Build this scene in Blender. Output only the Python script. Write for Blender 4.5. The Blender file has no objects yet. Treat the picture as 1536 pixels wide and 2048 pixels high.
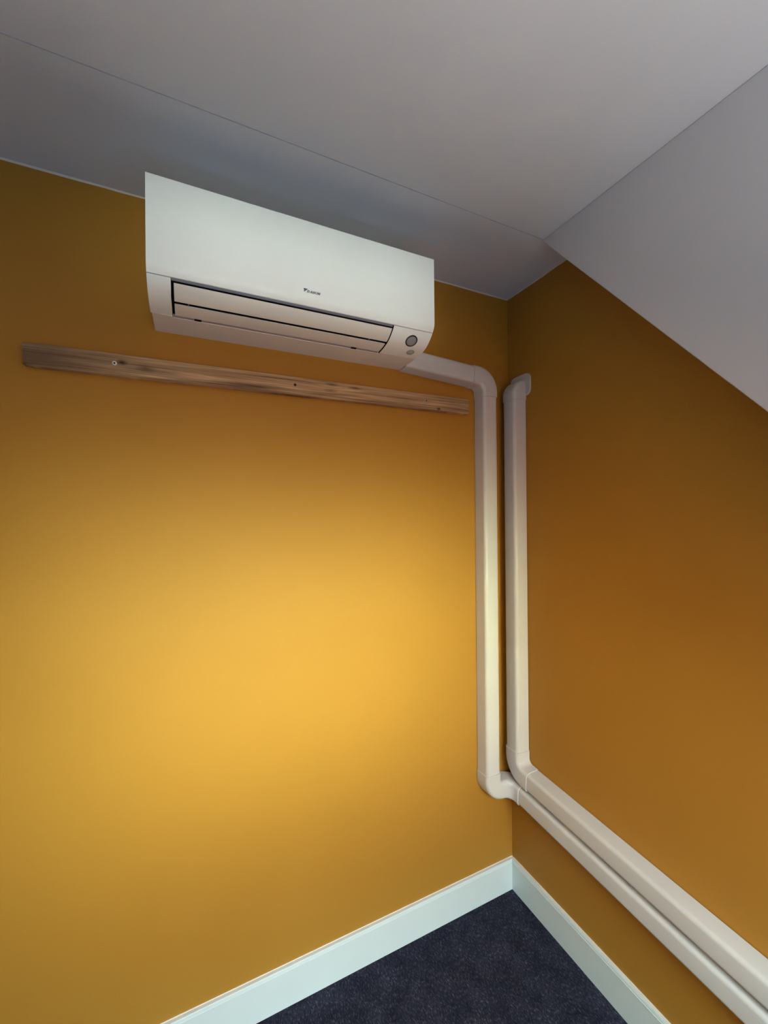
import bpy, math, random
from mathutils import Vector, Matrix

scene = bpy.context.scene
col = scene.collection

# ------------------------------------------------------------------ camera
CX, CY, CZ = -1.17878, -1.28796, 1.52245
YAW, PITCH, ROLL, FPX = 0.44254, 0.00257, -0.00835, 812.733
fw = Vector((math.sin(YAW) * math.cos(PITCH), math.cos(YAW) * math.cos(PITCH), math.sin(PITCH)))
rt = Vector((math.cos(YAW), -math.sin(YAW), 0))
up = rt.cross(fw)
r2 = rt * math.cos(ROLL) + up * math.sin(ROLL)
u2 = -rt * math.sin(ROLL) + up * math.cos(ROLL)
cam_data = bpy.data.cameras.new('camera')
cam = bpy.data.objects.new('camera', cam_data)
col.objects.link(cam)
cam.matrix_world = Matrix(((r2.x, u2.x, -fw.x, CX), (r2.y, u2.y, -fw.y, CY), (r2.z, u2.z, -fw.z, CZ), (0, 0, 0, 1)))
cam_data.sensor_fit = 'VERTICAL'
cam_data.sensor_height = 36.0
cam_data.lens = FPX / 2048.0 * 36.0
cam_data.clip_start = 0.02
scene.camera = cam

# ------------------------------------------------------------------ world, lights, exposure
scene.view_settings.view_transform = 'Standard'
scene.view_settings.look = 'None'
scene.view_settings.gamma = 1.0
scene.view_settings.use_curve_mapping = False
scene.view_settings.exposure = 0.0

world = bpy.data.worlds.new('daylight')
scene.world = world
world.use_nodes = True
wb = world.node_tree.nodes['Background']
wb.inputs[0].default_value = (0.34, 0.61, 1.0, 1)
wb.inputs[1].default_value = 0.3


def area(name, loc, target, sx, sy, power, color, spread=180):
    l = bpy.data.lights.new(name, 'AREA')
    l.shape = 'RECTANGLE'
    l.size, l.size_y = sx, sy
    l.energy = power
    l.color = color
    l.spread = math.radians(spread)
    o = bpy.data.objects.new(name, l)
    col.objects.link(o)
    o.location = loc
    d = Vector(target) - Vector(loc)
    o.rotation_euler = d.to_track_quat('-Z', 'Y').to_euler()
    return o


WIN_Y = -2.25                       # inner face of the window wall, behind the camera
WX0, WX1, WZ0, WZ1 = -1.80, -0.25, 0.85, 1.95
# bright sky seen through the window (falls downwards onto the lower walls and the skirting), then ground bounce and added fill lamps
# name, location, target, width, height, spread, watts per colour channel
LIGHTS = [
    ('sky_through_window', (-1.15, -4.2, 3.3), (-1.05, 0, 0.55), 2.6, 1.6, 180, (410, 630, 660)),
    ('window_fill', (-0.68, WIN_Y + 0.02, 1.12), (-0.68, 0, 1.06), 1.8, 0.4, 38, (6.4, 8.6, 5.6)),  # lamp added just inside the window wall, shaped for the wall's bright patch
    ('window_fill_wide', (-0.70, WIN_Y + 0.02, 1.15), (-0.60, 0, 0.85), 1.4, 0.5, 80, (6.5, 2.2, 0.05)),  # warm added lamp beside it, widens and tints that bright patch
    ('ground_bounce', (-1.1, -4.2, -1.2), (-1.1, -0.5, 2.4), 2.6, 1.6, 180, (530, 505, 440)),
    ('cross_fill', (-2.3, WIN_Y + 0.1, 1.2), (0, -0.95, 0.85), 0.5, 0.5, 44, (1.4, 1.1, 0.6)),  # added fill lamp inside the room, brightens the lower right wall
    ('floor_fill', (-0.9, -1.75, 0.03), (-0.9, -1.6, 2.4), 1.6, 0.7, 150, (1.5, 2.5, 3.8)),  # added lamp at floor level, washes the ceiling from below
    ('ac_fill', (-0.88, WIN_Y + 0.05, 1.70), (-0.88, -0.22, 2.20), 0.85, 0.10, 14, (0.29, 0.325, 0.27)),  # narrow added lamp, lifts only the air conditioner front
]
for n_, l_, t_, sx_, sy_, sp_, w_ in LIGHTS:
    if max(w_) > 0:
        area(n_, l_, t_, sx_, sy_, max(w_), tuple(c / max(w_) for c in w_), sp_)


# ------------------------------------------------------------------ materials
def mat(name, color, rough=0.6, metallic=0.0, spec=0.5):
    m = bpy.data.materials.new(name)
    m.use_nodes = True
    b = m.node_tree.nodes['Principled BSDF']
    b.inputs['Base Color'].default_value = (*color, 1)
    b.inputs['Roughness'].default_value = rough
    b.inputs['Metallic'].default_value = metallic
    b.inputs['Specular IOR Level'].default_value = spec
    return m


def N(m, t, **kw):
    n = m.node_tree.nodes.new(t)
    for k, v in kw.items():
        setattr(n, k, v)
    return n


def link(m, a, b):
    m.node_tree.links.new(a, b)


def ramp(m, fac, stops):
    r = N(m, 'ShaderNodeValToRGB')
    e = r.color_ramp.elements
    while len(e) < len(stops):
        e.new(0.5)
    for i, (p, c) in enumerate(stops):
        e[i].position = p
        e[i].color = (*c, 1)
    link(m, fac, r.inputs[0])
    return r


def noise(m, scale, detail=3.0, rough=0.5, stretch=None, space='Object'):
    tc = N(m, 'ShaderNodeTexCoord')
    n = N(m, 'ShaderNodeTexNoise')
    n.inputs['Scale'].default_value = scale
    n.inputs['Detail'].default_value = detail
    n.inputs['Roughness'].default_value = rough
    if stretch:
        mp = N(m, 'ShaderNodeMapping')
        mp.inputs['Scale'].default_value = stretch
        link(m, tc.outputs[space], mp.inputs[0])
        link(m, mp.outputs[0], n.inputs['Vector'])
    else:
        link(m, tc.outputs[space], n.inputs['Vector'])
    return n


def bump(m, n, strength, dist):
    b = N(m, 'ShaderNodeBump')
    b.inputs['Strength'].default_value = strength
    b.inputs['Distance'].default_value = dist
    link(m, n.outputs[0], b.inputs['Height'])
    link(m, b.outputs[0], m.node_tree.nodes['Principled BSDF'].inputs['Normal'])


def mottled(name, c1, c2, nscale, rough, bs=0.1, bd=0.0005, bscale=400, spec=0.5):
    m = mat(name, c1, rough, spec=spec)
    n = noise(m, nscale, 2)
    r = ramp(m, n.outputs[0], [(0.35, c1), (0.65, c2)])
    link(m, r.outputs[0], m.node_tree.nodes['Principled BSDF'].inputs['Base Color'])
    bump(m, noise(m, bscale, 2), bs, bd)
    return m


M_OCHRE = mottled('ochre_paint', (0.40, 0.195, 0.024), (0.415, 0.202, 0.026), 3, 0.62, 0.25, 0.0006, 260, 0.3)
M_CEIL = mottled('white_ceiling_paint', (0.645, 0.65, 0.71), (0.665, 0.67, 0.73), 4, 0.75, 0.25, 0.0006, 220, 0.2)
M_WHITEWALL = mottled('white_wall_paint', (0.62, 0.62, 0.62), (0.64, 0.64, 0.64), 4, 0.8)
M_SKIRT = mottled('skirting_gloss', (0.66, 0.74, 0.75), (0.68, 0.76, 0.77), 6, 0.35, 0.05, 0.0003, 80)
M_CAULK_SHADE = mottled('caulk_and_top_shade', (0.64, 0.61, 0.58), (0.68, 0.65, 0.61), 20, 0.6)  # ceiling caulk; on the skirting tops this tone stands in for shading
M_DUCT = mottled('cream_white_pvc', (0.60, 0.60, 0.61), (0.62, 0.62, 0.63), 8, 0.38, 0.12, 0.0003, 500)
M_SHELL = mottled('white_satin_plastic', (0.85, 0.88, 0.90), (0.86, 0.89, 0.91), 8, 0.42, 0.15, 0.0002, 900)
M_FLAP = mottled('louver_plastic', (0.76, 0.74, 0.72), (0.78, 0.76, 0.74), 8, 0.4, 0.1, 0.0002, 900)
M_DARK = mat('black_gap_plastic', (0.003, 0.0035, 0.009), 0.8, spec=0.1)
M_SILVER = mat('silver_trim', (0.17, 0.175, 0.22), 0.35)
M_LIP = mat('grey_violet_lip', (0.36, 0.33, 0.38), 0.45)
M_GREY = mat('grey_lens', (0.27, 0.29, 0.33), 0.35)
M_LENS = mat('pearl_sensor_lens', (0.34, 0.34, 0.33), 0.25)
M_RING = mat('dark_ring', (0.012, 0.014, 0.03), 0.6)
M_LOGO = mat('logo_grey', (0.10, 0.12, 0.16), 0.4)
M_STEEL = mat('zinc_steel', (0.55, 0.56, 0.56), 0.3, 0.9)
M_FRAME = mat('white_window_frame', (0.8, 0.8, 0.8), 0.4)

# carpet
M_CARPET = mat('navy_carpet', (0.02, 0.022, 0.04), 0.95, spec=0.1)
n1 = noise(M_CARPET, 220, 5, 0.7, (1, 0.45, 1))
n2 = noise(M_CARPET, 14, 3, 0.6)
r1 = ramp(M_CARPET, n1.outputs[0], [(0.32, (0.010, 0.012, 0.028)), (0.55, (0.033, 0.034, 0.058)), (0.75, (0.17, 0.155, 0.185))])
r2_ = ramp(M_CARPET, n2.outputs[0], [(0.3, (0.55, 0.55, 0.58)), (0.7, (1.25, 1.2, 1.15))])
mx = N(M_CARPET, 'ShaderNodeMix', data_type='RGBA', blend_type='MULTIPLY')
mx.inputs[0].default_value = 1.0
link(M_CARPET, r1.outputs[0], mx.inputs[6])
link(M_CARPET, r2_.outputs[0], mx.inputs[7])
link(M_CARPET, mx.outputs[2], M_CARPET.node_tree.nodes['Principled BSDF'].inputs['Base Color'])
bump(M_CARPET, n1, 0.9, 0.006)


# wood
def wood_material():
    m = mat('weathered_pine', (0.2, 0.12, 0.06), 0.7, spec=0.25)
    tc = N(m, 'ShaderNodeTexCoord')
    mp = N(m, 'ShaderNodeMapping')
    mp.inputs['Scale'].default_value = (0.55, 1.0, 34.0)
    link(m, tc.outputs['Object'], mp.inputs[0])
    a = N(m, 'ShaderNodeTexNoise')
    a.inputs['Scale'].default_value = 2.6
    a.inputs['Detail'].default_value = 4
    a.inputs['Distortion'].default_value = 0.5
    link(m, mp.outputs[0], a.inputs['Vector'])
    r = ramp(m, a.outputs[0], [(0.30, (0.19, 0.115, 0.072)), (0.45, (0.44, 0.30, 0.165)), (0.56, (0.60, 0.43, 0.25)), (0.72, (0.36, 0.235, 0.135))])
    mp2 = N(m, 'ShaderNodeMapping')
    mp2.inputs['Scale'].default_value = (2.2, 1, 190)
    link(m, tc.outputs['Object'], mp2.inputs[0])
    b = N(m, 'ShaderNodeTexNoise')
    b.inputs['Scale'].default_value = 3
    b.inputs['Detail'].default_value = 5
    link(m, mp2.outputs[0], b.inputs['Vector'])
    rb = ramp(m, b.outputs[0], [(0.32, (0.42, 0.40, 0.38)), (0.66, (1.25, 1.22, 1.2))])
    mix = N(m, 'ShaderNodeMix', data_type='RGBA', blend_type='MULTIPLY')
    mix.inputs[0].default_value = 0.8
    link(m, r.outputs[0], mix.inputs[6])
    link(m, rb.outputs[0], mix.inputs[7])
    last = mix.outputs[2]
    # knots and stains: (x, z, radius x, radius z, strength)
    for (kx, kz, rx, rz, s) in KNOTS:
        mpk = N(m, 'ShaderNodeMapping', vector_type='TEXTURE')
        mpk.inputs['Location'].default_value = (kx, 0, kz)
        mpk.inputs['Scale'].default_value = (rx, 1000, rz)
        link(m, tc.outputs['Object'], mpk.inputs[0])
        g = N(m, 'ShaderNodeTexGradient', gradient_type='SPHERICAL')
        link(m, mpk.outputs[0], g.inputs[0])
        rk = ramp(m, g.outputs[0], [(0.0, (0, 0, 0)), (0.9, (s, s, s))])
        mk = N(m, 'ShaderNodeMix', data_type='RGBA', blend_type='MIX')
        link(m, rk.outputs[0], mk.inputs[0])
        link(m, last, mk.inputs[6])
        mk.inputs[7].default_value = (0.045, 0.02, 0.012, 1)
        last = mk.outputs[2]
    link(m, last, m.node_tree.nodes['Principled BSDF'].inputs['Base Color'])
    bump(m, b, 0.5, 0.001)
    return m


KNOTS = [(-0.461, 0.006, 0.016, 0.009, 1.0), (-0.407, -0.002, 0.03, 0.012, 0.55), (-0.40, -0.006, 0.09, 0.016, 0.35),
         (0.12, 0.018, 0.03, 0.007, 0.6), (0.115, -0.002, 0.03, 0.008, 0.5), (-0.12, -0.016, 0.16, 0.007, 0.9),
         (-0.20, -0.022, 0.20, 0.006, 0.6), (0.53, -0.022, 0.012, 0.007, 1.0), (0.20, 0.016, 0.03, 0.006, 0.7),
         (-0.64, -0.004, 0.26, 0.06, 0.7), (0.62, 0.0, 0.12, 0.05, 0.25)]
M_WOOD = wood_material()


# ------------------------------------------------------------------ mesh helpers
def mk(name, verts, faces, m, parent=None, smooth=None, bevel=None):
    me = bpy.data.meshes.new(name)
    me.from_pydata([tuple(v) for v in verts], [], faces)
    me.validate()
    import bmesh
    bm = bmesh.new()
    bm.from_mesh(me)
    bmesh.ops.recalc_face_normals(bm, faces=bm.faces)
    bm.to_mesh(me)
    bm.free()
    me.materials.append(m)
    if smooth is not None:
        for p in me.polygons:
            p.use_smooth = True
        me.set_sharp_from_angle(angle=math.radians(smooth))
    o = bpy.data.objects.new(name, me)
    col.objects.link(o)
    if parent:
        o.parent = parent
    if bevel:
        b = o.modifiers.new('bevel', 'BEVEL')
        b.width = bevel
        b.segments = 3
        b.limit_method = 'ANGLE'
        b.angle_limit = math.radians(40)
        b.harden_normals = False
        if smooth is None:
            for p in me.polygons:
                p.use_smooth = True
            me.set_sharp_from_angle(angle=math.radians(60))
    return o


class MB:
    def __init__(s):
        s.v, s.f = [], []

    def add(s, vs, fs):
        k = len(s.v)
        s.v += [Vector(v) for v in vs]
        s.f += [tuple(i + k for i in f) for f in fs]

    def box(s, a, b):
        x0, y0, z0 = a
        x1, y1, z1 = b
        s.add([(x0, y0, z0), (x1, y0, z0), (x1, y1, z0), (x0, y1, z0), (x0, y0, z1), (x1, y0, z1), (x1, y1, z1), (x0, y1, z1)],
              [(0, 3, 2, 1), (4, 5, 6, 7), (0, 1, 5, 4), (1, 2, 6, 5), (2, 3, 7, 6), (3, 0, 4, 7)])

    def loft(s, rings, closed=True, caps=True):
        k = len(s.v)
        n = len(rings[0])
        for r in rings:
            s.v += [Vector(p) for p in r]
        for i in range(len(rings) - 1):
            for j in range(n if closed else n - 1):
                a = k + i * n + j
                b = k + i * n + (j + 1) % n
                s.f.append((a, b, b + n, a + n))
        if caps:
            s.f.append(tuple(k + j for j in range(n))[::-1])
            s.f.append(tuple(k + (len(rings) - 1) * n + j for j in range(n)))

    def extrude_x(s, poly, x0, x1, nseg=1):        # poly of (y, z)
        s.loft([[(x0 + (x1 - x0) * i / nseg, y, z) for y, z in poly] for i in range(nseg + 1)])

    def build(s, name, m, parent=None, **kw):
        return mk(name, s.v, s.f, m, parent, **kw)


def empty(name, loc):
    o = bpy.data.objects.new(name, None)
    o.location = loc
    o.empty_display_size = 0.05
    col.objects.link(o)
    return o


def tag(o, label=None, cat=None, group=None, kind=None):
    if label: o['label'] = label
    if cat: o['category'] = cat
    if group: o['group'] = group
    if kind: o['kind'] = kind
    return o


def struct(o, label=None):
    o['kind'] = 'structure'
    if label: o['label'] = label
    return o


# ------------------------------------------------------------------ room shell
H = 2.3948
FZ = -0.0095                      # floor level
XL, A, Y1, SL = -2.75, 0.15333, -0.32774, 1.21017
YB = WIN_Y - 0.28

b = MB(); b.box((XL - 0.1, YB, FZ - 0.1), (0.1, 0.1, FZ)); struct(b.build('floor', M_CARPET), 'dark navy carpet floor')
b = MB(); b.box((XL - 0.1, 0, FZ), (0.0, 0.1, H + 0.1)); struct(b.build('wall_back', M_OCHRE), 'ochre yellow wall behind the air conditioner')
b = MB(); b.box((0, YB, FZ), (0.1, 0.1, H + 0.1)); struct(b.build('wall_right', M_OCHRE), 'ochre yellow wall under the sloping white bulkhead')
b = MB(); b.box((XL - 0.1, YB, FZ), (XL, 0, H + 0.1)); struct(b.build('wall_left', M_WHITEWALL), 'plain wall outside the picture on the left')
# window wall with an opening
b = MB()
b.box((XL, YB, FZ), (WX0, WIN_Y, H))
b.box((WX1, YB, FZ), (0, WIN_Y, H))
b.box((WX0, YB, FZ), (WX1, WIN_Y, WZ0))
b.box((WX0, YB, WZ1), (WX1, WIN_Y, H))
struct(b.build('wall_front', M_WHITEWALL), 'window wall behind the viewer')
b = MB()
fy0, fy1 = WIN_Y - 0.24, WIN_Y - 0.18
for x0, x1, z0, z1 in ((WX0, WX0 + .05, WZ0, WZ1), (WX1 - .05, WX1, WZ0, WZ1), (WX0 + .05, WX1 - .05, WZ0, WZ0 + .05),
                       (WX0 + .05, WX1 - .05, WZ1 - .05, WZ1)):
    b.box((x0, fy0, z0), (x1, fy1, z1))
struct(b.build('window_1', M_FRAME), 'white window frame behind the viewer')

# ceiling with the board joint as a groove, running parallel to the back wall
b = MB()
g = -0.334
b.extrude_x([(0, H), (g + .0016, H), (g + .0012, H + .005), (g - .0012, H + .005), (g - .0018, H - .0005), (g - .004, H - .0003),
             (g - .03, H), (YB, H), (YB, H + .1), (0, H + .1)], XL - 0.1, 0.0)
struct(b.build('ceiling', M_CEIL), 'white flat ceiling with a fine board joint')

# white triangular side panel that hangs from the ceiling in front of the right wall
zE = lambda y: H - (Y1 - y) * SL
tri = [(Y1, H), (WIN_Y, H), (WIN_Y, zE(WIN_Y))]
rings = [[(x, y, z) for y, z in tri] for x in (-A, -0.0)]
b = MB(); b.loft(rings)
struct(b.build('wall_upper_right', M_CEIL, bevel=0.0025), 'white triangular panel hanging from the ceiling on the right')

# painted caulk along the ceiling edges, slightly uneven
random.seed(4)
def caulk(name, along, L0, L1, label):
    b = MB(); rr = []
    n = 90
    w = 0.0035
    for i in range(n + 1):
        t = L0 + (L1 - L0) * i / n
        w += random.uniform(-.0009, .0009); w = max(.002, min(.0055, w))
        h = w * .8
        if along == 'x': rr.append([(t, 0, H), (t, -.003, H), (t, -.0012, H - h * .6), (t, 0, H - h)])
        else: rr.append([(0, t, H), (-.003, t, H), (-.0012, t, H - h * .6), (0, t, H - h)])
    b.loft(rr)
    struct(b.build(name, M_CAULK_SHADE, smooth=60), label)
caulk('trim_1', 'x', XL, 0, 'thin painted joint between ceiling and back wall')
caulk('trim_2', 'y', -0.45, 0, 'thin painted joint between ceiling and right wall')

# skirting boards: plain board, flat top, fine groove below the top
HB = 0.1132
def skirt_poly(t=0.0105):
    return [(0, FZ), (-t, FZ), (-t, HB - .0125), (-t - .0012, HB - .0120), (-t - .0012, HB - .0110), (-t, HB - .0105), (-t, HB - .0012),
            (-t + .0008, HB), (0, HB)]
b = MB(); b.extrude_x(skirt_poly(), XL, 0.0)
struct(b.build('baseboard_back', M_SKIRT, smooth=50), 'white skirting board under the back wall')
b = MB()
p = skirt_poly()
b.loft([[(n, y, z) for n, z in p] for y in (-0.0105, WIN_Y)])
struct(b.build('baseboard_right', M_SKIRT, smooth=50), 'white skirting board under the right wall')
TOPS = [(0, HB - .001), (-.0097, HB - .001), (-.0095, HB + .0006), (-.0015, HB + .0010), (0, HB + .003)]  # strip across the board top, its colour imitating how light falls there
b = MB()
b.loft([[(x, y, z) for y, z in TOPS] for x in (XL, 0)])
struct(b.build('trim_3', M_CAULK_SHADE), 'caulk line and tone-shaded top edge of the skirting board at the back')
b = MB()
b.loft([[(n, y, z) for n, z in TOPS] for y in (-.0095, WIN_Y)])
struct(b.build('trim_4', M_CAULK_SHADE), 'caulk line and tone-shaded top edge of the skirting board on the right')


# ------------------------------------------------------------------ ducting
def duct_profile(w, d, r, base=0.0025, off=0.0):
    """closed loop of (s, n): across the duct, out of the wall"""
    h = w / 2 + off
    d = d + off
    t = .0025
    pts = [(-h + .004, 0.0), (-h + .004, base), (-h, base), (-h + t * .4, (base + d - r) / 2), (-h + t, d - r)]
    for i in range(1, 8):
        a = math.pi / 2 * i / 7
        pts.append((-h + t + r - r * math.cos(a), d - r + r * math.sin(a)))
    q = [(-s, n) for s, n in reversed(pts)]
    return pts + q


def walk(p, T, Nn, moves):
    """list of (p, T, N) frames along a path on the walls"""
    p, T, Nn = Vector(p), Vector(T).normalized(), Vector(Nn).normalized()
    out = [(p.copy(), T.copy(), Nn.copy())]
    for mv in moves:
        if mv[0] == 'L':
            p = p + T * mv[1]
            out.append((p.copy(), T.copy(), Nn.copy()))
        else:
            kind, R, ang = mv
            seg = 14
            for i in range(seg):
                da = ang / seg
                if kind == 'F':                 # bend flat on the wall, + = to the left seen from the room
                    c = p + Nn.cross(T) * (R if ang > 0 else -R)
                    q = Matrix.Rotation(da, 3, Nn)
                elif kind == 'C':               # inside corner: turn about a vertical axis in front of the wall
                    c = p + Nn * R
                    q = Matrix.Rotation(da, 3, 'Z')
                elif kind == 'X':               # turn into the wall
                    c = p - Nn * R
                    q = Matrix.Rotation(da, 3, T.cross(-Nn))
                dz = T.z
                p2 = c + q @ (p - c)
                if kind == 'C':
                    p2.z = p.z + T.z * (p2 - p).length
                p = p2
                T = q @ T
                Nn = q @ Nn
                out.append((p.copy(), T.copy(), Nn.copy()))
    return out


def sweep(name, frames, prof, parent, m=M_DUCT):
    b = MB()
    rings = []
    for p, T, Nn in frames:
        S = T.cross(Nn)
        rings.append([p + S * s + Nn * n for s, n in prof])
    b.loft(rings)
    return b.build(name, m, parent, smooth=35)


W, D, R = 0.0705, 0.058, 0.0125
PR = duct_profile(W, D, R)
PE = duct_profile(W, D, R + .002, off=0.0030)
TILT = 0.066
NB, NR = (0, -1, 0), (-1, 0, 0)

ductA = empty('duct_run', (-0.1385, 0, 0.43))
loc = lambda fr, o: [(p - o.location, T, n) for p, T, n in fr]
XA = -0.1385
e = walk((XA, 0, 1.966), (0, 0, 1), NB, [('L', .021), ('F', .055, -(math.pi / 2 - TILT)), ('L', .027)])
# flat bend sign: heading up, turning towards -x
if e[-1][0].x > XA:
    e = walk((XA, 0, 1.966), (0, 0, 1), NB, [('L', .021), ('F', .055, (math.pi / 2 - TILT)), ('L', .027)])
sweep('elbow', loc(e, ductA), PE, ductA)
endp, endT, endN = e[-1]
sweep('duct_section', loc(walk(endp - endT * .012, endT, endN, [('L', (endp.x + .5022) / abs(endT.x) + .012)]), ductA), PR, ductA)
sweep('duct_section', loc(walk((XA, 0, 1.975), (0, 0, -1), NB, [('L', 1.975 - .505)]), ductA), PR, ductA)
def bottomA(s):
    return walk((XA, 0, .516), (0, 0, -1), NB, [('L', .022), ('F', .05, s * (math.pi / 2 - TILT)), ('L', .006), ('C', .085, -math.pi / 2), ('L', .014)])
e = bottomA(1)
if e[-1][0].x < XA:
    e = bottomA(-1)
sweep('corner_elbow', loc(e, ductA), PE, ductA)
endp, endT, endN = e[-1]
endp.x = 0.0
print('C start', endp, endT, endN)
sweep('duct_section', loc(walk(endp - endT * .008, endT, endN, [('L', 1.8)]), ductA), PR, ductA)
tag(ductA, 'white plastic pipe duct running from the air conditioner round the corner, lower of two', 'pipe duct')

YBC = -0.0640
ductB = empty('duct_run', (0, YBC, 0.5))
e = walk((0, YBC, .598), (0, 0, -1), NR, [('L', .028), ('F', .057, math.pi / 2 - TILT), ('L', .024)])
if e[-1][0].y > YBC:
    e = walk((0, YBC, .598), (0, 0, -1), NR, [('L', .028), ('F', .057, -(math.pi / 2 - TILT)), ('L', .024)])
sweep('elbow', loc(e, ductB), PE, ductB)
endp, endT, endN = e[-1]
print('B start', endp, endT, endN)
sweep('duct_section', loc(walk(endp - endT * .008, endT, endN, [('L', 1.75)]), ductB), PR, ductB)
sweep('duct_section', loc(walk((0, YBC, .59), (0, 0, 1), NR, [('L', 1.965 - .59)]), ductB), PR, ductB)
def topB(s):
    return walk((0, YBC, 1.957), (0, 0, 1), NR, [('L', .018), ('X', .0015, s * math.pi / 2)])
e = topB(1)
if e[-1][1].x < 0:
    e = topB(-1)
sweep('elbow', loc(e, ductB), PE, ductB)
# wall flange behind the top elbow
b = MB()
fy0, fy1, fz0, fz1, fr = -0.1255, -0.0200, 1.974, 2.060, 0.024
def rrect(y0, y1, z0, z1, r, x):
    out = []
    for cy, cz, a0 in ((y1 - r, z1 - r, 0), (y0 + r, z1 - r, 90), (y0 + r, z0 + r, 180), (y1 - r, z0 + r, 270)):
        for i in range(9):
            a = math.radians(a0 + 90 * i / 8)
            out.append((x, cy + r * math.cos(a), cz + r * math.sin(a)))
    return out
o = Vector(ductB.location)
rg = [rrect(fy0, fy1, fz0, fz1, fr, 0), rrect(fy0, fy1, fz0, fz1, fr, -.004), rrect(fy0 + .0018, fy1 - .0018, fz0 + .0018, fz1 - .0018, fr - .002, -.0062),
      rrect(fy0 + .004, fy1 - .004, fz0 + .004, fz1 - .004, fr - .004, -.0048)]
b.loft([[Vector(p) - o for p in r] for r in rg])
b.build('wall_flange', M_DUCT, ductB, smooth=40)
tag(ductB, 'white plastic pipe duct on the right wall ending in a wall flange, upper of two', 'pipe duct')

# ------------------------------------------------------------------ wooden batten
bx0, bx1 = -1.5475, -0.2155
batten = empty('wooden_batten', ((bx0 + bx1) / 2, 0, 1.9235))
batten.rotation_euler = (0, -0.0062, 0)
L2 = (bx1 - bx0) / 2
random.seed(2)
b = MB(); rings = []
n = 60
for i in range(n + 1):
    x = -L2 + 2 * L2 * i / n
    e_ = min(x + L2, L2 - x)
    k = 0.0025 * max(0, 1 - e_ / .012) ** 2
    t0 = random.uniform(-.0005, .0005); t1 = random.uniform(-.0004, .0004)
    h = .0288 - k
    rings.append([(x, 0, -h + t0), (x, -.019, -h + t0), (x, -.0217, -h + .0025 + t0), (x, -.0217, h - .0025 + t1), (x, -.019, h + t1), (x, 0, h + t1)])
b.loft(rings)
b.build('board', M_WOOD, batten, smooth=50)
tag(batten, 'brown wooden batten screwed to the ochre wall below the air conditioner', 'wood batten')
for sx, sz, rr, mm in ((-0.4775, 0.002, .0058, M_STEEL), (-0.0015, 0.0025, .0042, M_RING), (0.4755, 0.0025, .0056, M_STEEL)):
    b = MB()
    ring = lambda r, y: [(sx + r * math.cos(2 * math.pi * i / 20), y, sz + r * math.sin(2 * math.pi * i / 20)) for i in range(20)]
    b.loft([ring(rr, -.0210), ring(rr, -.0224), ring(rr * .85, -.0228), ring(rr * .42, -.0226), ring(rr * .36, -.0216)])
    s = b.build('screw', mm, batten, smooth=40)
    b = MB()
    ring = lambda r, y: [(sx + r * math.cos(2 * math.pi * i / 6), y, sz + r * math.sin(2 * math.pi * i / 6)) for i in range(6)]
    b.loft([ring(rr * .36, -.0215), ring(rr * .36, -.02185)])
    b.build('screw_recess', M_DARK, s)

# ------------------------------------------------------------------ air conditioner
X0, X1 = -1.2689, -0.4989
OX0, OX1 = -1.2195, -0.6315            # air outlet opening
ZT, ZS = 2.3025, 2.0797                # top, seam
ac = empty('air_conditioner', ((X0 + X1) / 2, 0, 2.034))
O = Vector(ac.location)

CP = [(-.2275, 2.140), (-.2275, 2.108), (-.2247, 2.0930), (-.2157, 2.0790), (-.2000, 2.0630), (-.1764, 2.0480), (-.145, 2.0392), (-.11, 2.0352), (-.07, 2.034)]
curve = []
for i in range(1, len(CP) - 2):
    p0, p1, p2, p3 = [Vector(c) for c in CP[i - 1:i + 3]]
    for k in range(12):
        t = k / 12
        q = .5 * ((2 * p1) + (-p0 + p2) * t + (2 * p0 - 5 * p1 + 4 * p2 - p3) * t * t + (-p0 + 3 * p1 - 3 * p2 + p3) * t ** 3)
        curve.append((q.x, q.y))
curve.append(CP[-2])
curve.append((-.100, 2.0346))


def at_z(z):        # y on the curve at height z
    for a, c in zip(curve, curve[1:]):
        if c[1] <= z <= a[1]:
            t = (a[1] - z) / (a[1] - c[1])
            return a[0] + (c[0] - a[0]) * t
def at_y(y):
    for a, c in zip(curve, curve[1:]):
        if a[0] <= y <= c[0]:
            t = (y - a[0]) / (c[0] - a[0] + 1e-9)
            return a[1] + (c[1] - a[1]) * t
def sub(y0, y1):    # part of the curve between two y values (front to back)
    return [(y0, at_y(y0))] + [c for c in curve if y0 + .0004 < c[0] < y1 - .0004] + [(y1, at_y(y1))]
def inset(pts, d):
    out = []
    for i, p in enumerate(pts):
        a = Vector(pts[max(i - 1, 0)]); c = Vector(pts[min(i + 1, len(pts) - 1)])
        t = (c - a).normalized()
        nrm = Vector((-t.y, t.x))        # towards the inside (up and back)
        out.append((p[0] + nrm.x * d, p[1] + nrm.y * d))
    return out
def rel(b):
    b.v = [v - O for v in b.v]
    return b

# front panel (upper, flat, curling under at its lower edge)
yS = at_z(ZS + .0006)
poly = [(-.200, ZT), (-.2262, ZT), (-.2275, ZT - .0013), (-.2275, 2.16)] + [c for c in curve if c[0] < yS - .0003 and c[1] > ZS + .001] + \
       [(yS, ZS + .0006), (yS + .004, ZS + .0006), (-.200, ZS + .004)]
b = MB(); b.extrude_x(poly, X0, X1)
b = rel(b); panel = b.build('front_panel', M_SHELL, ac, smooth=30)

# rear housing with the two cheeks either side of the outlet
b = MB()
b.box((X0 + .002, -.199, ZS + .001), (X1 - .002, -.0, ZT - .003))
yc = at_z(ZS - .0010)
low = sub(yc, -.1103)
for xa, xb in ((X0, OX0), (OX1, X1)):
    b.extrude_x(low + [(-.1103, ZS + .0008), (yc + .003, ZS - .0006)], xa, xb)
rel(b).build('housing', M_SHELL, ac, smooth=30)
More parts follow.
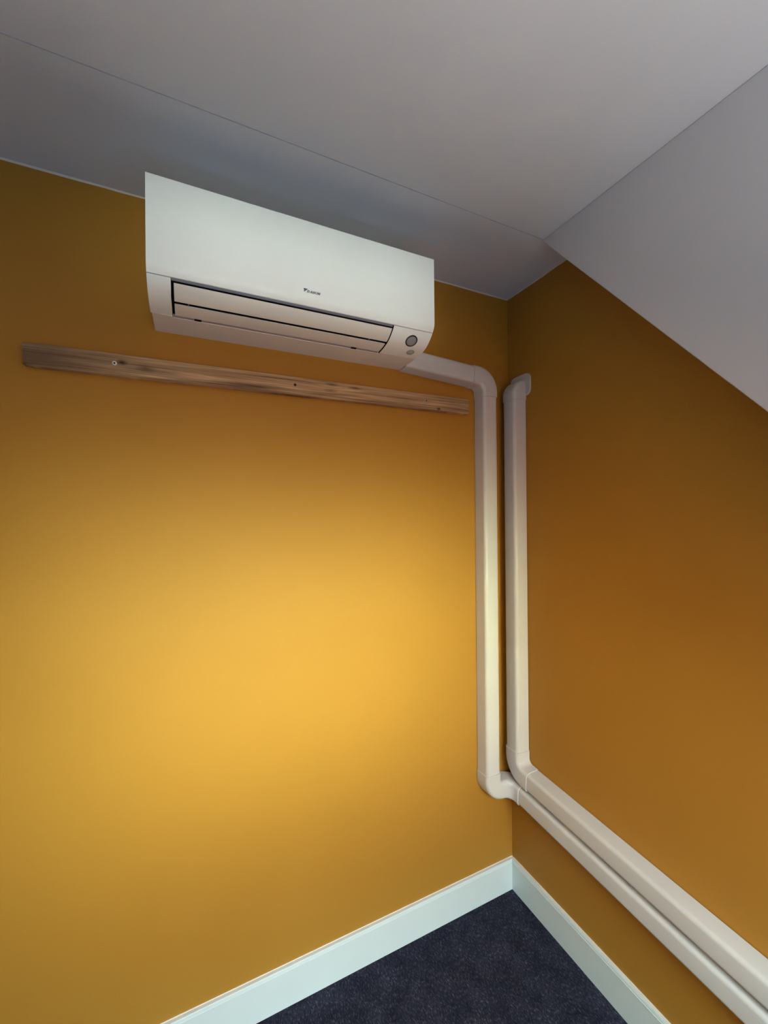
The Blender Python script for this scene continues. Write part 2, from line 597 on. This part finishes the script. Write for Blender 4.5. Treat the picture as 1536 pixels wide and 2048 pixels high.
# base panel, a touch narrower
b = MB()
xa, xb, x1_, x2_ = X0 + .0030, X1 - .0035, OX0, OX1
yy0, yy1 = -.1105, -.1030
zt_ = 2.0346
out = [(xa, yy0), (x1_, yy0), (x1_, yy1), (x2_, yy1), (x2_, yy0), (xb, yy0), (xb, 0), (xa, 0)]
b.loft([[(x, y, zt_ + (y + .1105) * -.009) for x, y in out], [(x, y, ZS) for x, y in out]])
rel(b).build('base_panel', M_FLAP, ac)
# dark outlet behind the flaps
b = MB()
dk = inset(sub(yc, -.1030), .010)
b.extrude_x(dk + [(-.1110, ZS + .0005), (-.19, ZS + .0005)], OX0 + .0002, OX1 - .0002)
b.box((OX0, -.195, 2.045), (OX0 + .0006, -.111, ZS))
outlet = rel(b).build('air_outlet', M_DARK, ac)
# dark cheek linings
for xx in (OX0, OX1 - .0008):
    b = MB()
    ins = inset(sub(yc, -.1030), .0012)
    b.extrude_x(ins + inset(sub(yc, -.1030), .012)[::-1], xx, xx + .0008)
    rel(b).build('outlet_lining', M_DARK, outlet)
# silver lip under the front panel
yl0, yl1 = at_z(ZS - .0006), at_z(ZS - .0054)
b = MB()
q = inset(sub(yl0, yl1), .0022)
b.extrude_x(q + inset(sub(yl0, yl1), .008)[::-1], OX0 + .0012, OX1 - .0035)
rel(b).build('trim_strip', M_SILVER, ac, smooth=30)
# two flaps
def flap(ya, yb, xa, xb):
    b = MB()
    o_ = inset(sub(ya, yb), .0016)
    i_ = inset(sub(ya + .001, yb - .001), .0056)[::-1]
    b.extrude_x(o_ + i_, xa, xb)
    return rel(b).build('flap', M_FLAP, ac, smooth=30, bevel=.0006)
f1 = flap(at_z(2.0712), -.1688, OX0 + .0062, OX1 - .0030)
f2 = flap(-.1592, -.1125, OX0 + .0062, OX1 - .0040)
# lip below the lower flap, with two hinge notches
b = MB()
b.extrude_x(inset(sub(-.1112, -.1032), .0012) + inset(sub(-.1112, -.1032), .006)[::-1], OX0 + .003, OX1 - .006)
rel(b).build('outlet_lip', M_LIP, ac)
for xh in (-1.160, -.720):
    b = MB()
    b.extrude_x(inset(sub(-.1130, -.1045), .0002) + inset(sub(-.1130, -.1045), .005)[::-1], xh - .0085, xh + .0085)
    rel(b).build('hinge', M_DARK, ac)
for xh in (-1.182, -.690):
    b = MB()
    b.extrude_x(inset(sub(-.1678, -.1600), .0035) + inset(sub(-.1678, -.1600), .008)[::-1], xh - .0012, xh + .0012)
    rel(b).build('flap_link', M_SILVER, ac)


def on_curve(y):
    z = at_y(y)
    t = Vector((0, .004, at_y(y + .002) - at_y(y - .002))).normalized()
    n = Vector((0, t.z, -t.y))         # outwards (down and forward)
    if n.z > 0: n = -n
    return Vector((0, y, z)), t, n
def disc(name, cx, y, r, h0, h1, m, parent, rings_=None):
    p, t, n = on_curve(y)
    p.x = cx
    b = MB()
    R_ = rings_ or [(r, h0), (r, h1)]
    b.loft([[p + Vector((1, 0, 0)) * (q * math.cos(2 * math.pi * i / 48)) + t * (q * math.sin(2 * math.pi * i / 48)) + n * h for i in range(48)] for q, h in R_])
    return rel(b).build(name, m, parent, smooth=30)
disp = disc('display', -.5590, -.1890, 0, 0, 0, M_RING, ac, [(.0196, -.003), (.0196, .0004), (.0190, .0008), (.0160, .0008), (.0155, .0002)])
disc('display_lens', -.5590, -.1890, 0, 0, 0, M_GREY, disp, [(.0156, -.002), (.0156, .0006), (.0150, .0009)])
disc('sensor', -.5385, -.1450, 0, 0, 0, M_LENS, ac, [(.0128, -.004), (.0128, .0003), (.0118, .0006), (.0108, .0004), (.0098, .0022), (.007, .0045), (.0035, .0056), (.0005, .0058)])

# emblem and lettering on the front panel, drawn as raised strokes
yF = -.2275
b = MB()
def slab(pts):
    b.loft([[(x, yy, z) for x, z in pts] for yy in (yF + .0005, yF - .0003)])
slab([(-.9062, 2.1206), (-.8950, 2.1203), (-.9052, 2.1110)])
tx, tz, lh, sh = -.8972, 2.1108, .0066, .28
def stroke(x0, z0, x1, z1, w=.0018, hor=False):
    f = lambda x, z: (tx + x + z * sh, tz + z)
    if hor:
        pts = [f(x0, z0 - w / 2), f(x1, z1 - w / 2), f(x1, z1 + w / 2), f(x0, z0 + w / 2)]
    else:
        pts = [f(x0 - w / 2, z0), f(x0 + w / 2, z0), f(x1 + w / 2, z1), f(x1 - w / 2, z1)]
    slab(pts)
def letter(ch, x):
    h = lh; w = .0052
    if ch == 'D':
        stroke(x + .0008, 0, x + .0008, h)
        stroke(x, .0007, x + w - .0014, .0007, .0013, True)
        stroke(x, h - .0007, x + w - .0014, h - .0007, .0013, True)
        stroke(x + w - .0010, .0011, x + w - .0010, h - .0011, .0015)
        return w + .0009
    if ch == 'A':
        stroke(x + .0006, 0, x + w / 2 + .0004, h, .0015)
        stroke(x + w - .0002, 0, x + w / 2 + .0004, h, .0017)
        stroke(x + .0012, .0018, x + w - .0012, .0018, .0012, True)
        return w + .0008
    if ch == 'I':
        stroke(x + .0010, 0, x + .0010, h, .0018)
        return .0029
    if ch == 'K':
        stroke(x + .0008, 0, x + .0008, h)
        stroke(x + .0020, h * .5, x + w - .0006, h, .0018)
        stroke(x + w - .0002, 0, x + .0022, h * .55, .0018)
        return w + .0010
    if ch == 'N':
        stroke(x + .0008, 0, x + .0008, h)
        stroke(x + w - .0008, 0, x + w - .0008, h)
        stroke(x + w - .0012, 0, x + .0012, h, .0016)
        return w + .0008
xx = 0
for ch in 'DAIKIN':
    xx += letter(ch, xx)
print('text width', xx)
sc_ = .0355 / xx
rel(b)
ox = tx - O.x
b.v = [Vector((ox + (v.x - ox) * sc_, v.y, v.z)) if v.x > ox + 1e-4 else v for v in b.v]
b.build('lettering', M_LOGO, ac)
tag(ac, 'white wall-mounted split air conditioner above the wooden batten', 'air conditioner')
